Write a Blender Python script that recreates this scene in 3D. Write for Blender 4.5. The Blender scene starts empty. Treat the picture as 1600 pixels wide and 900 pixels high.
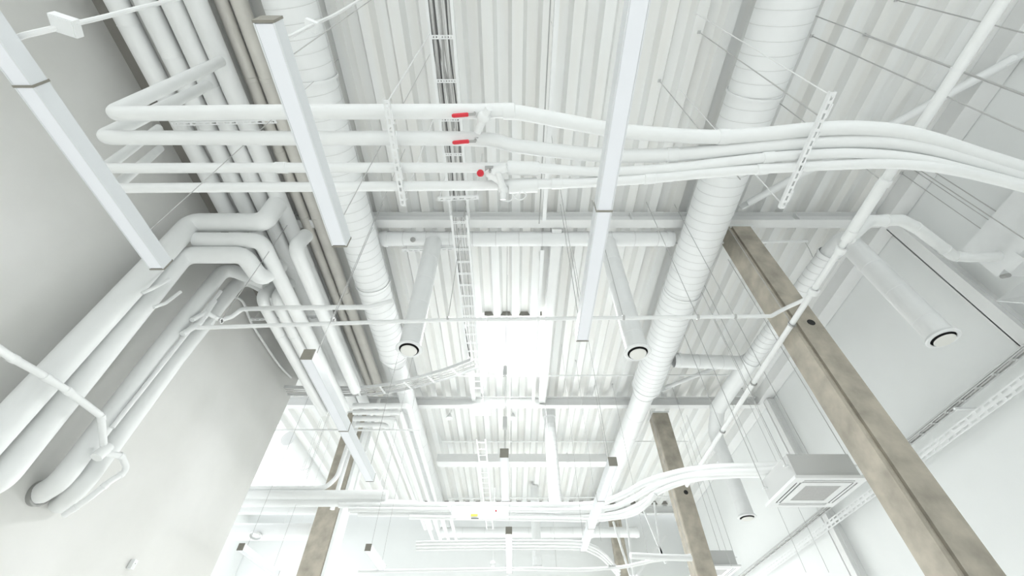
import bpy, math, random
from mathutils import Vector
random.seed(7)
S = bpy.context.scene
C = S.collection
PI = math.pi

# ------------------------------------------------------------------ camera, world, light, exposure
EYE = 1.6                                   # eye height above the floor; z below is measured from the eye
FPX, TILT = 664.0, math.radians(47.7)
cam_d = bpy.data.cameras.new('camera'); cam = bpy.data.objects.new('camera', cam_d); C.objects.link(cam)
cam_d.sensor_width = 36.0; cam_d.lens = FPX/1600*36; cam_d.clip_start = 0.02; cam_d.clip_end = 200
cam.location = (0, 0, EYE); cam.rotation_euler = (PI/2+TILT, 0, 0)
S.camera = cam
S.view_settings.view_transform = 'Standard'; S.view_settings.look = 'None'
S.view_settings.gamma = 1.0; S.view_settings.use_curve_mapping = False
S.view_settings.exposure = 0.57
W = bpy.data.worlds.new('overcast_sky'); S.world = W; W.use_nodes = True
bgn = W.node_tree.nodes['Background']; bgn.inputs[0].default_value = (0.93, 0.97, 1.0, 1); bgn.inputs[1].default_value = 1.2

def area(name, loc, rot, sx, sy, power, col=(1, 1, 1)):
    d = bpy.data.lights.new(name, 'AREA'); d.shape = 'RECTANGLE'; d.size = sx; d.size_y = sy
    d.energy = power; d.color = col
    o = bpy.data.objects.new(name, d); C.objects.link(o); o.location = loc; o.rotation_euler = rot
    return o
DAY = (0.97, 0.99, 1.0)
# daylight through the square roof light, assumed side and end daylight, plus added fill
area('assumed_side_fill', (-10.4, 14.0, 2.6), (0, -PI/2+.5, 0), 4.4, 7.6, 60, DAY)  # assumed daylight from unseen side windows, added to light the deep bays
area('assumed_end_fill', (1.5, 18.4, 2.9), (-PI/2+.75, 0, 0), 9.0, 4.0, 700, DAY)  # assumed end daylight, added fill in front of a solid wall without windows
area('added_front_fill', (0.5, -7.6, 3.2), (PI/2, 0, 0), 12.0, 3.6, 15, DAY)  # added unseen fill from behind the camera, no known window there
area('daylight_roof_light', (0.03, 7.95, 8.82), (0, 0, 0), 1.2, 1.7, 300, DAY)
area('added_side_bay_fill', (-8.6, 13.4, 8.6), (0, 0, 0), 3.0, 7.0, 90, DAY)  # added fill over the side bay, its roof opening is invented
area('added_front_roof_fill', (-1.0, -4.6, 8.6), (-.6, 0, 0), 3.6, 3.0, 330, DAY)  # added unseen fill above and behind the camera, to brighten the floor bounce

# ------------------------------------------------------------------ measuring: from a sighted direction to the real plane a thing lies on
ct, st = math.cos(TILT), math.sin(TILT)
def ray(u, v):
    p = (u-800)/FPX; q = (450-v)/FPX
    return Vector((p, ct-q*st, st+q*ct))
def W_(d, k): return Vector((d.x*k, d.y*k, d.z*k+EYE))
def atz(u, v, z): d = ray(u, v); return W_(d, z/d.z)
def aty(u, v, y): d = ray(u, v); return W_(d, y/d.y)
def atx(u, v, x): d = ray(u, v); return W_(d, x/d.x)
def P(x, y, z): return Vector((x, y, z+EYE))
DECK = 6.65
def DH(x):                                  # underside of the fluted deck above a point
    m = x % .41
    return DECK if m < .15 else DECK+.13*(m-.15)/.055 if m < .205 else DECK+.13 if m < .355 else DECK+.13*(.41-m)/.055

# ------------------------------------------------------------------ materials
def mat(name, col, rough=0.6, metal=0.0, noise=0.0, scale=8.0, col2=None, bump=0.0, emit=0.0, detail=6.0, stretch=None, contrast=(0.35, 0.65)):
    m = bpy.data.materials.new(name); m.use_nodes = True
    nt = m.node_tree; b = nt.nodes['Principled BSDF']
    b.inputs['Base Color'].default_value = (*col, 1); b.inputs['Roughness'].default_value = rough
    b.inputs['Metallic'].default_value = metal
    if emit:
        b.inputs['Emission Color'].default_value = (*col, 1); b.inputs['Emission Strength'].default_value = emit
    if noise or bump:
        tc = nt.nodes.new('ShaderNodeTexCoord'); n = nt.nodes.new('ShaderNodeTexNoise')
        n.inputs['Scale'].default_value = scale; n.inputs['Detail'].default_value = detail
        if stretch:
            mp = nt.nodes.new('ShaderNodeMapping'); mp.inputs['Scale'].default_value = stretch
            nt.links.new(tc.outputs['Object'], mp.inputs[0]); nt.links.new(mp.outputs[0], n.inputs['Vector'])
        else:
            nt.links.new(tc.outputs['Object'], n.inputs['Vector'])
        if noise:
            r = nt.nodes.new('ShaderNodeValToRGB'); r.color_ramp.elements[0].position = contrast[0]; r.color_ramp.elements[1].position = contrast[1]
            c2 = col2 or tuple(c*(1-noise) for c in col)
            r.color_ramp.elements[0].color = (*c2, 1); r.color_ramp.elements[1].color = (*col, 1)
            nt.links.new(n.outputs['Fac'], r.inputs[0]); nt.links.new(r.outputs[0], b.inputs['Base Color'])
        if bump:
            bp = nt.nodes.new('ShaderNodeBump'); bp.inputs['Strength'].default_value = bump; bp.inputs['Distance'].default_value = 0.01
            nt.links.new(n.outputs['Fac'], bp.inputs['Height']); nt.links.new(bp.outputs[0], b.inputs['Normal'])
    return m
WHITE = mat('white_pipe_paint', (0.86, 0.875, 0.865), 0.5, noise=0.03, scale=3, bump=0.06)
WMETAL = mat('white_painted_metal', (0.86, 0.875, 0.87), 0.4, noise=0.03, scale=5)
ALU = mat('lamp_housing_white', (0.76, 0.785, 0.80), 0.35)
DIFF = mat('lamp_diffuser', (0.88, 0.90, 0.94), 0.45)
DIFF_ON = mat('lit_lamp_diffuser', (1.0, 1.0, 1.0), 0.45, emit=1.6)
CAP = mat('grey_beige_end_cap', (0.27, 0.258, 0.22), 0.5, noise=0.06, scale=30)
DUCT = mat('white_spiral_duct_paint', (0.85, 0.865, 0.86), 0.45, noise=0.03, scale=4)
SEAM = mat('duct_seam', (0.70, 0.71, 0.70), 0.5)
DECKM = mat('white_deck_paint', (0.86, 0.875, 0.865), 0.45, noise=0.06, scale=1.2, col2=(0.83, 0.83, 0.80), stretch=(3, 0.4, 3))
BEAM = mat('white_beam_paint', (0.83, 0.84, 0.83), 0.5, noise=0.03, scale=3)
CONC = mat('beige_column_concrete', (0.51, 0.47, 0.39), 0.85, noise=0.4, scale=4.0, col2=(0.33, 0.305, 0.255), bump=0.25, detail=9, contrast=(0.30, 0.66))
WALLC = mat('pale_wall_concrete', (0.77, 0.77, 0.745), 0.8, noise=0.2, scale=0.7, col2=(0.70, 0.70, 0.67), bump=0.05, detail=5)
WALLW = mat('white_wall_paint', (0.84, 0.86, 0.85), 0.7, noise=0.03, scale=1.0)
FLOOR = mat('pale_floor', (0.88, 0.88, 0.86), 0.6, noise=0.05, scale=1.0)
BROWN = mat('grey_beige_pipe', (0.74, 0.725, 0.67), 0.6, noise=0.1, scale=3)  # even grey beige for the two high pipes
DARKT = mat('grey_brown_steel_and_gap_shade', (0.27, 0.26, 0.235), 0.7, noise=0.1, scale=3)  # trim along the left wall, also the painted shade in deck gaps
DARK = mat('dark_opening', (0.02, 0.02, 0.02), 0.8)
GREYM = mat('grey_cable', (0.42, 0.42, 0.41), 0.6)
LGREY = mat('light_grey_cable', (0.62, 0.62, 0.61), 0.6)
BLACKC = mat('dark_cable', (0.10, 0.10, 0.10), 0.6)
WIRE = mat('grey_wire', (0.50, 0.50, 0.49), 0.4, metal=0.2)
WIREW = mat('white_wire', (0.82, 0.83, 0.82), 0.4)
RED = mat('red_lever_coating', (0.70, 0.03, 0.05), 0.4)
STEEL = mat('bare_steel', (0.42, 0.42, 0.41), 0.35, metal=0.7)
GREYP = mat('light_grey_panel', (0.60, 0.61, 0.60), 0.5)
GRILL = mat('grey_grille', (0.50, 0.50, 0.49), 0.6, noise=0.1, scale=60)
YELLOW = mat('yellow_sticker', (0.85, 0.72, 0.12), 0.5)
CREAM = mat('cream_disc', (0.80, 0.80, 0.76), 0.5)
ORANGE = mat('orange_tag', (0.85, 0.30, 0.10), 0.5)
GLASS = bpy.data.materials.new('clear_glass'); GLASS.use_nodes = True
_b = GLASS.node_tree.nodes['Principled BSDF']; _b.inputs['Transmission Weight'].default_value = 1.0; _b.inputs['Roughness'].default_value = 0.0; _b.inputs['IOR'].default_value = 1.1

# ------------------------------------------------------------------ mesh builder
class MB:
    def __init__(s): s.v = []; s.f = []; s.m = []
    def add(s, vs, fs, mi=0):
        o = len(s.v); s.v += [Vector(a) for a in vs]; s.f += [tuple(i+o for i in f) for f in fs]; s.m += [mi]*len(fs)
        return s
    def box(s, x0, y0, z0, x1, y1, z1, mi=0):
        v = [(x, y, z+EYE) for z in (z0, z1) for x, y in ((x0, y0), (x1, y0), (x1, y1), (x0, y1))]
        return s.add(v, [(3, 2, 1, 0), (4, 5, 6, 7), (0, 1, 5, 4), (1, 2, 6, 5), (2, 3, 7, 6), (3, 0, 4, 7)], mi)
    def obox(s, c, ax, ay, az, hx, hy, hz, mi=0):       # oriented box, half sizes
        ax, ay, az = Vector(ax).normalized(), Vector(ay).normalized(), Vector(az).normalized()
        v = [c+ax*hx*a+ay*hy*b+az*hz*d for d in (-1, 1) for a, b in ((-1, -1), (1, -1), (1, 1), (-1, 1))]
        return s.add(v, [(3, 2, 1, 0), (4, 5, 6, 7), (0, 1, 5, 4), (1, 2, 6, 5), (2, 3, 7, 6), (3, 0, 4, 7)], mi)
    def bar(s, a, b, w, h, up=(0, 0, 1), mi=0):         # rectangular bar from a to b
        d = (b-a).normalized(); up = Vector(up); x = d.cross(up)
        if x.length < 1e-4: x = d.cross(Vector((1, 0, 0)))
        x.normalize(); z = x.cross(d)
        return s.obox((a+b)/2, d, x, z, (b-a).length/2, w/2, h/2, mi)
    def ring(s, c, x, y, r, n): return [c+x*(r*math.cos(2*PI*i/n))+y*(r*math.sin(2*PI*i/n)) for i in range(n)]
    def tube(s, pts, r, n=14, mi=0, caps=True):
        pts = [Vector(p) for p in pts]; rs = r if isinstance(r, (list, tuple)) else [r]*len(pts)
        T = []
        for i in range(len(pts)):
            a = pts[max(i-1, 0)]; b = pts[min(i+1, len(pts)-1)]
            d0 = (pts[i]-a).normalized() if i else (b-pts[i]).normalized()
            d1 = (b-pts[i]).normalized() if i < len(pts)-1 else d0
            t = d0+d1; T.append(t.normalized() if t.length > 1e-6 else d1)
        up = Vector((0, 0, 1)) if abs(T[0].z) < 0.9 else Vector((1, 0, 0))
        x = T[0].cross(up).normalized(); o = len(s.v)
        for i, p in enumerate(pts):
            x = (x-T[i]*x.dot(T[i])).normalized(); y = T[i].cross(x)
            s.v += s.ring(p, x, y, rs[i], n)
        for i in range(len(pts)-1):
            for k in range(n):
                k2 = (k+1) % n
                s.f.append((o+i*n+k, o+i*n+k2, o+(i+1)*n+k2, o+(i+1)*n+k)); s.m.append(mi)
        if caps:
            s.f.append(tuple(o+k for k in reversed(range(n)))); s.m.append(mi)
            e = o+(len(pts)-1)*n; s.f.append(tuple(e+k for k in range(n))); s.m.append(mi)
        return s
    def lathe(s, base, axis, prof, n=28, mi=0):           # prof: (radius, distance along axis)
        axis = Vector(axis).normalized(); up = Vector((0, 0, 1)) if abs(axis.z) < .9 else Vector((1, 0, 0))
        x = axis.cross(up).normalized(); y = axis.cross(x); o = len(s.v)
        for r, t in prof: s.v += s.ring(base+axis*t, x, y, max(r, 1e-4), n)
        for i in range(len(prof)-1):
            for k in range(n):
                k2 = (k+1) % n; s.f.append((o+i*n+k, o+i*n+k2, o+(i+1)*n+k2, o+(i+1)*n+k)); s.m.append(mi)
        return s
    def sphere(s, c, r, n=14, mi=0, sq=(1, 1, 1)):
        o = len(s.v); k = n//2
        for i in range(k+1):
            a = PI*i/k
            for j in range(n):
                b = 2*PI*j/n; s.v.append(c+Vector((sq[0]*r*math.sin(a)*math.cos(b), sq[1]*r*math.sin(a)*math.sin(b), sq[2]*r*math.cos(a))))
        for i in range(k):
            for j in range(n):
                j2 = (j+1) % n; s.f.append((o+i*n+j, o+(i+1)*n+j, o+(i+1)*n+j2, o+i*n+j2)); s.m.append(mi)
        return s
    def perforated(s, a, b, w, t, n, up=(0, 0, 1), web=0.35, mi=0, lip=0.0):   # flat bar with a row of slots, rails plus webs
        d = (b-a); L = d.length; d.normalize(); up = Vector(up); x = d.cross(up).normalized(); z = x.cross(d)
        rw = w*0.3
        for sg in (-1, 1): s.obox((a+b)/2+x*sg*(w-rw)/2, d, x, z, L/2, rw/2, t/2, mi)
        st_ = L/n
        for i in range(n+1):
            s.obox(a+d*min(max(i*st_, st_*web/2), L-st_*web/2), d, x, z, st_*web/2, w/2-rw+.001, t/2*.98, mi)
        if lip:
            for sg in (-1, 1): s.obox((a+b)/2+x*sg*(w/2)+z*lip/2, d, x, z, L/2, t/2, lip/2, mi)
        return s
    def build(s, name, mats, parent=None, smooth=40):
        if not isinstance(mats, (list, tuple)): mats = [mats]
        me = bpy.data.meshes.new(name)
        if parent is not None: org = abs_loc(parent)
        else:
            lo = [min(v[i] for v in s.v) for i in range(3)]; hi = [max(v[i] for v in s.v) for i in range(3)]
            org = Vector([(lo[i]+hi[i])/2 for i in range(3)])
        me.from_pydata([tuple(v-org) for v in s.v], [], s.f)
        for m in mats: me.materials.append(m)
        me.polygons.foreach_set('material_index', s.m)
        if smooth:
            me.polygons.foreach_set('use_smooth', [True]*len(me.polygons))
            me.set_sharp_from_angle(angle=math.radians(smooth))
        me.update()
        o = bpy.data.objects.new(name, me); C.objects.link(o)
        if parent is not None: o.parent = parent
        else: o.location = org
        return o
def abs_loc(o):
    l = Vector((0, 0, 0))
    while o is not None: l = l+o.location; o = o.parent
    return l
def tag(o, label, cat, group=None):
    o['label'] = label; o['category'] = cat
    if group: o['group'] = group
    return o
def thing(name, label, cat, loc, group=None):
    o = bpy.data.objects.new(name, None); C.objects.link(o); o.location = loc; o.empty_display_size = .1
    return tag(o, label, cat, group)
def struct(name, mb, m, smooth=0):
    o = mb.build(name, m, None, smooth); o['kind'] = 'structure'; return o
def fillet(pts, rad, n=7):
    pts = [Vector(p) for p in pts]; out = [pts[0]]
    for i in range(1, len(pts)-1):
        a, p, b = pts[i-1], pts[i], pts[i+1]
        d0 = (a-p); d1 = (b-p); l0, l1 = d0.length, d1.length
        if l0 < 1e-5 or l1 < 1e-5: continue
        d0.normalize(); d1.normalize(); ang = d0.angle(d1)
        if ang > math.radians(176): out.append(p); continue
        t = min(rad/math.tan(ang/2), l0*.48, l1*.48); p0 = p+d0*t; p1 = p+d1*t
        for k in range(n+1):
            q = k/n; out.append(p0*(1-q)**2+p*2*q*(1-q)+p1*q*q)
    out.append(pts[-1]); return out
def smooth_line(pts, n=6):           # Catmull-Rom through the points
    pts = [Vector(p) for p in pts]; q = [pts[0]*2-pts[1]]+pts+[pts[-1]*2-pts[-2]]; out = []
    for i in range(1, len(q)-2):
        for k in range(n):
            t = k/n; a, b, c, d = q[i-1:i+3]
            out.append((b*2+(c-a)*t+(a*2-b*5+c*4-d)*t*t+(b*3-a-c*3+d)*t**3)/2)
    out.append(pts[-1]); return out

# ------------------------------------------------------------------ setting
struct('floor', MB().box(-10.6, -8, -EYE-.1, 7.2, 18.9, -EYE), FLOOR)

def deck_profile(x0, x1):
    pts = []; pitch = 0.41; x = math.floor(x0/pitch)*pitch
    lo, hi = DECK, DECK+.13
    while x < x1+pitch:
        pts += [(x, lo), (x+.15, lo), (x+.205, hi), (x+.355, hi)]; x += pitch
    out = []
    for i in range(len(pts)-1):          # clip to x0..x1
        (xa, za), (xb, zb) = pts[i], pts[i+1]
        if xb <= x0 or xa >= x1: continue
        def cut(xx): return za+(zb-za)*(xx-xa)/(xb-xa)
        a = (xa, za) if xa >= x0 else (x0, cut(x0)); b = (xb, zb) if xb <= x1 else (x1, cut(x1))
        if not out: out.append(a)
        out.append(b)
    return out
def deck(mb, x0, x1, y0, y1):
    pr = deck_profile(x0, x1); n = len(pr)
    v = [P(x, y, z) for y in (y0, y1) for x, z in pr]
    mb.add(v, [(i, i+n, i+1+n, i+1) for i in range(n-1)])
    for (x, z), sgn in ((pr[0], 1), (pr[-1], 1)): pass
    v = [P(x0, y0, DECK+.24), P(x1, y0, DECK+.24), P(x1, y1, DECK+.24), P(x0, y1, DECK+.24)]
    mb.add(v, [(0, 1, 2, 3)])
SKX0, SKX1, SKY0, SKY1 = -.62, .68, 7.05, 8.85
dk = MB()
deck(dk, -7.0, SKX0, -3.0, 18.6); deck(dk, -10.6, -7.0, -3.0, 9.8); deck(dk, -10.6, -7.0, 17.0, 18.6); deck(dk, -10.6, -10.2, 9.8, 17.0); deck(dk, SKX1, 7.0, -3.0, 18.6)  # side bay deck left open for the added fill above it
deck(dk, SKX0, SKX1, -3.0, SKY0); deck(dk, SKX0, SKX1, SKY1, 18.6)
deck(dk, -10.6, 7.0, -8.0, -6.2)
deck(dk, -10.6, -3.0, -6.2, -3.0); deck(dk, 3.0, 7.0, -6.2, -3.0)  # deck left open behind the camera for the added front roof fill
struct('ceiling', dk, DECKM, 0)
# roof light: upstand and glass
up = MB()
up.box(SKX0-.06, SKY0-.06, DECK+.20, SKX0, SKY1+.06, DECK+.75); up.box(SKX1, SKY0-.06, DECK+.20, SKX1+.06, SKY1+.06, DECK+.75)
up.box(SKX0, SKY0-.06, DECK+.20, SKX1, SKY0, DECK+.75); up.box(SKX0, SKY1, DECK+.20, SKX1, SKY1+.06, DECK+.75)
sk = struct('window_1', up, WMETAL)
g = MB().box(SKX0, SKY0, DECK+.60, SKX1, SKY1, DECK+.62).build('pane', GLASS, sk, 0)

WLX = -5.32
wl = MB().box(WLX-.35, -8, -EYE, WLX, 8.8, DECK-.0)
struct('wall_left', wl, WALLC)
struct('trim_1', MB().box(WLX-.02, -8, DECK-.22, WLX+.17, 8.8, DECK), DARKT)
WRX = 6.95
struct('wall_right', MB().box(WRX, -8, -EYE, WRX+.25, 18.9, DECK+.25), WALLW)
struct('wall_back', MB().box(-10.6, 25.0, -EYE, WRX, 18.95, DECK+.25), WALLW)
wr = MB().box(-10.65, 8.0, -EYE, -10.5, 18.9, -.2).box(-10.65, 8.0, 4.0, -10.5, 18.9, DECK+.25)  # gap between the boxes is an assumed, unseen opening for side daylight
struct('wall_rear_left', wr, WALLW)
wf = MB()
wf.box(-10.6, -8.15, -EYE, WRX, -8, 0).box(-10.6, -8.15, 3.6, WRX, -8, DECK+.25)  # gap is an assumed opening behind the camera, added to admit sky light
struct('wall_front', wf, WALLW)
# piers on the right wall under each cross beam
for i, y in enumerate((4.18, 9.75, 17.7)):
    pb = MB().box(WRX-.20, y, -EYE, WRX, y+.016, DECK-.28).box(WRX-.20, y+.016, -EYE, WRX-.185, y+.20, DECK-.28).box(WRX-.20, y+.184, -EYE, WRX, y+.20, DECK-.28).box(WRX-.12, y-.012, -EYE, WRX-.10, y, DECK-.28)
    o = pb.build('steel_post', BEAM, None, 0)
    tag(o, ('white steel wall post beside the near end of the right wall, behind the bent pipe', 'white steel wall post on the right wall beyond the ceiling cassette unit', 'far white steel wall post on the right wall near the end wall')[i], 'post', 'steel posts on the right wall')
tag(MB().box(WRX-.32, -3, DECK-.27, WRX-.01, 18.6, DECK-.005).build('edge_beam', BEAM, None, 0), 'white edge beam running along the top of the right wall', 'beam')

# cross beams
def ibeam(y, x0, x1, top, h, w, label):
    b = MB(); z0 = top-h
    b.box(x0, y, z0, x1, y+w, z0+.022).box(x0, y, top-.022, x1, y+w, top)
    b.box(x0, y+w/2-.008, z0+.022, x1, y+w/2+.008, top-.022)
    t = thing('cross_beam', label, 'beam', P((x0+x1)/2, y+w/2, z0), 'white steel cross beams under the roof deck')
    b.build('flanges', BEAM, t, 0)
    s = MB()
    for k in range(4):
        x = x0+(x1-x0)*(k+.5)/4; s.box(x-.006, y+.004, z0+.022, x+.006, y+w-.004, top-.022)
    s.build('stiffener', BEAM, t, 0)
ibeam(4.18, -5.3, WRX-.33, DECK-.005, .26, .17, 'nearest white steel cross beam, above the cross duct')
ibeam(9.95, -10.4, WRX-.33, DECK-.10, .26, .17, 'white steel cross beam behind the square roof light')
ibeam(17.75, -10.4, WRX-.33, DECK-.005, .26, .17, 'far white steel cross beam above the horizontal pipe bundle')
# dark strips painted as shade in the deck flutes, far beam and roof light edge
struct('gap_shade_far_beam', MB().box(-10.4, 17.58, DECK, WRX-.35, 17.60, DECK+.13), DARKT)
struct('gap_shade_roof_light', MB().box(SKX0, SKY0-.16, DECK+.004, SKX1, SKY0-.145, DECK+.13), DARKT)
for y in (4.36, 10.12, 17.92):
    pass
# roof trimmer beams beside the roof light
t = MB().box(.72, 4.36, DECK-.30, .90, 9.94, DECK-.01).build('trimmer_beam', BEAM, None, 0)
tag(t, 'white trimmer beam running beside the right edge of the roof light', 'beam', 'trimmer beams beside the roof light')
t = MB().box(-1.08, 4.36, DECK-.24, -.98, 9.94, DECK-.01).build('trimmer_beam', BEAM, None, 0)
tag(t, 'slim white trimmer beam above the cable ladder, left of the roof light', 'beam', 'trimmer beams beside the roof light')
# roof bracing
def brace(a, b, r, label):
    t = thing('roof_brace', label, 'brace', (a+b)/2, 'diagonal braces under the deck')
    d = (b-a).normalized(); MB().tube([a, b], r, 14).build('tube', WMETAL, t)
    for p, s in ((a, 1), (b, -1)):
        MB().bar(p-d*s*.12, p+d*s*.12, .02, .14).build('gusset_plate', WMETAL, t, 0)
brace(atz(1168, 318, 6.35), atz(1585, 91, 6.35), .06, 'long diagonal roof brace from the near column head to the right wall')
brace(atz(1040, 606, 6.40), atz(1215, 536, 6.40), .05, 'diagonal roof brace above the second column head on the right')

# concrete columns
def column(x0, x1, y0, y1, top, label, hole=None, groove=True):
    t = thing('concrete_column', label, 'column', P((x0+x1)/2, (y0+y1)/2, -EYE), 'bare concrete columns')
    b = MB(); ch = .018
    prof = [(x0+ch, y0), (x0+.028, y0), (x0+.034, y0+.035), (x0+.072, y0+.035), (x0+.078, y0)] if groove else [(x0+ch, y0)]
    prof += [(x1-ch, y0), (x1, y0+ch), (x1, y1-ch), (x1-ch, y1), (x0+ch, y1), (x0, y1-ch), (x0, y0+ch)]
    n = len(prof); v = [P(x, y, z) for z in (-EYE, top) for x, y in prof]
    b.add(v, [(i, (i+1) % n, (i+1) % n+n, i+n) for i in range(n)]+[tuple(range(n, 2*n)), tuple(reversed(range(n)))])
    b.build('shaft', CONC, t, 0)
    MB().box(x0-.03, y0-.02, top, x1+.03, y1+.03, top+.035).build('head_plate', WMETAL, t, 0)
    if hole:
        z = hole; m = MB(); cx = x0+.27
        m.lathe(P(cx, y0-.004, z), (0, 1, 0), [(.0, 0.003), (.045, .003), (.045, .0), (.052, .0), (.052, .004)], 20)
        m.build('round_socket', DARK, t)
column(3.86, 4.28, 4.30, 4.68, 6.36, 'near concrete column at right, passing in front of the right wall', 4.02)
column(3.86, 4.28, 10.38, 10.80, 6.32, 'second concrete column at right, behind the curving pipe bundle', 4.2, False)
column(3.86, 4.28, 17.95, 18.4, 6.36, 'far concrete column at right, behind the long pendant lamp', None, False)
column(-4.50, -3.98, 10.38, 10.85, 6.32, 'concrete column at bottom left beneath the thick white pipes', None, False)
b = MB().box(-3.97, 10.36, -EYE, -3.90, 10.87, 6.3); tag(b.build('column_side_board', WALLW, None, 0), 'white board on the inner side of the bottom left column', 'board')  # white board laid over the column's inner side face
column(-3.55, -3.36, 18.3, 18.55, 3.75, 'narrow far concrete column seen at lower left between white risers', None, False)

# ------------------------------------------------------------------ round ducts
def spiral(mb, a, b, r, pitch=.16, n=36, band=.010, ridge=.004, r2=None):
    d = b-a; L = d.length; d.normalize(); r2 = r2 or r
    up = Vector((0, 0, 1)) if abs(d.z) < .9 else Vector((1, 0, 0))
    x = d.cross(up).normalized(); y = d.cross(x); o = len(mb.v)
    ts = [0.0]; turns = int(L/pitch)
    rows = [(0.0, 0, False)]
    for i in range(turns):
        base = i*pitch
        rows += [(base+.001, 0, True), (base+band*.3, ridge, True), (base+band*.7, ridge, True), (base+band, 0, True)]
    cnt = 0
    for (t, e, hel) in rows+[(L, 0, False)]:
        for k in range(n):
            f = k/n; tt = min(t+(pitch*f if hel else 0), L); q = r+(r2-r)*tt/L
            mb.v.append(a+d*tt+x*((q+e)*math.cos(2*PI*f))+y*((q+e)*math.sin(2*PI*f)))
        cnt += 1
    for i in range(cnt-1):
        seam = (i >= 1 and (i-1) % 4 in (0, 1, 2) and i < cnt-2)
        for k in range(n):
            k2 = (k+1) % n
            if k == n-1 and 0 < i < cnt-1:      # helix: last column joins next turn's first column
                i2 = i+4
                if i2+1 <= cnt-2:
                    mb.f.append((o+i*n+k, o+i2*n, o+(i2+1)*n, o+(i+1)*n+k)); mb.m.append(1 if seam else 0)
                elif True:
                    mb.f.append((o+i*n+k, o+(cnt-1)*n, o+(cnt-1)*n, o+(i+1)*n+k)[:2]+(o+(cnt-1)*n+k, o+(i+1)*n+k)); mb.m.append(0)
                continue
            mb.f.append((o+i*n+k, o+i*n+k2, o+(i+1)*n+k2, o+(i+1)*n+k)); mb.m.append(1 if seam else 0)
    return mb
def ring_seams(mb, a, b, r, step, n=32, band=.012, ridge=.004):
    d = b-a; L = d.length; d.normalize(); k = int(L/step); pr = [(r, 0)]
    for i in range(1, k+1):
        t = i*step
        if t+band > L: break
        pr += [(r, t), (r+ridge, t+band*.3), (r+ridge, t+band*.7), (r, t+band)]
    pr.append((r, L)); o = len(mb.f); mb.lathe(a, d, pr, n)
    for i in range(len(pr)-1):
        if i % 4 in (1, 2, 3) and i < len(pr)-2:
            for q in range(n): mb.m[o+i*n+q] = 1
    return mb
def clamp_at(p, axis, r, t, w=.03, m=None):
    return MB().lathe(p-Vector(axis).normalized()*w/2, axis, [(r, 0), (r+.012, 0), (r+.012, w), (r, w)], 28).build('clamp_band', m or WMETAL, t)

t = thing('spiral_duct', 'large white spiral duct running along the ceiling at left', 'duct', P(-2.62, 6, 6.0), 'long spiral ceiling ducts')
spiral(MB(), P(-2.62, -2.5, 6.0), P(-2.62, 7.4, 6.0), .31).build('duct_pipe', [DUCT, SEAM], t)
MB().lathe(P(-2.62, 7.4, 6.0), (0, 1, 0), [(.31, 0), (.322, 0), (.322, .04), (.31, .05), (.2, .35), (.212, .35), (.212, .40), (.2, .40)], 36).build('reducer', DUCT, t)
ring_seams(MB(), P(-2.62, 7.8, 6.0), P(-2.62, 18.5, 6.0), .20, .9).build('duct_pipe', [DUCT, SEAM], t)
for y in (1.7, 5.3): clamp_at(P(-2.62, y, 6.0), (0, 1, 0), .315, t)
for y in (1.7, 5.3, 12.0): MB().tube([P(-2.62, y, 6.3 if y < 8 else 6.2), P(-2.62, y, DH(-2.62))], .006, 8).build('hanger', WIREW, t)
t = thing('spiral_duct', 'large white spiral duct running along the ceiling at right', 'duct', P(3.22, 6, 6.0), 'long spiral ceiling ducts')
spiral(MB(), P(3.27, -2.5, 6.0), P(3.25, 8.6, 6.0), .34).build('duct_pipe', [DUCT, SEAM], t)
MB().lathe(P(3.25, 8.6, 6.0), (0, 1, 0), [(.34, 0), (.352, 0), (.352, .04), (.34, .05), (.25, .35), (.262, .35), (.262, .40), (.25, .40)], 36).build('reducer', DUCT, t)
ring_seams(MB(), P(3.25, 9.0, 6.0), P(3.05, 18.5, 5.95), .25, .9).build('duct_pipe', [DUCT, SEAM], t)
for y in (1.9, 5.5): clamp_at(P(3.26, y, 6.0), (0, 1, 0), .345, t)
for y in (1.9, 5.5, 12.0): MB().tube([P(3.25, y, 6.32 if y < 8 else 6.2), P(3.25, y, DH(3.25))], .006, 8).build('hanger', WIREW, t)

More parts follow.
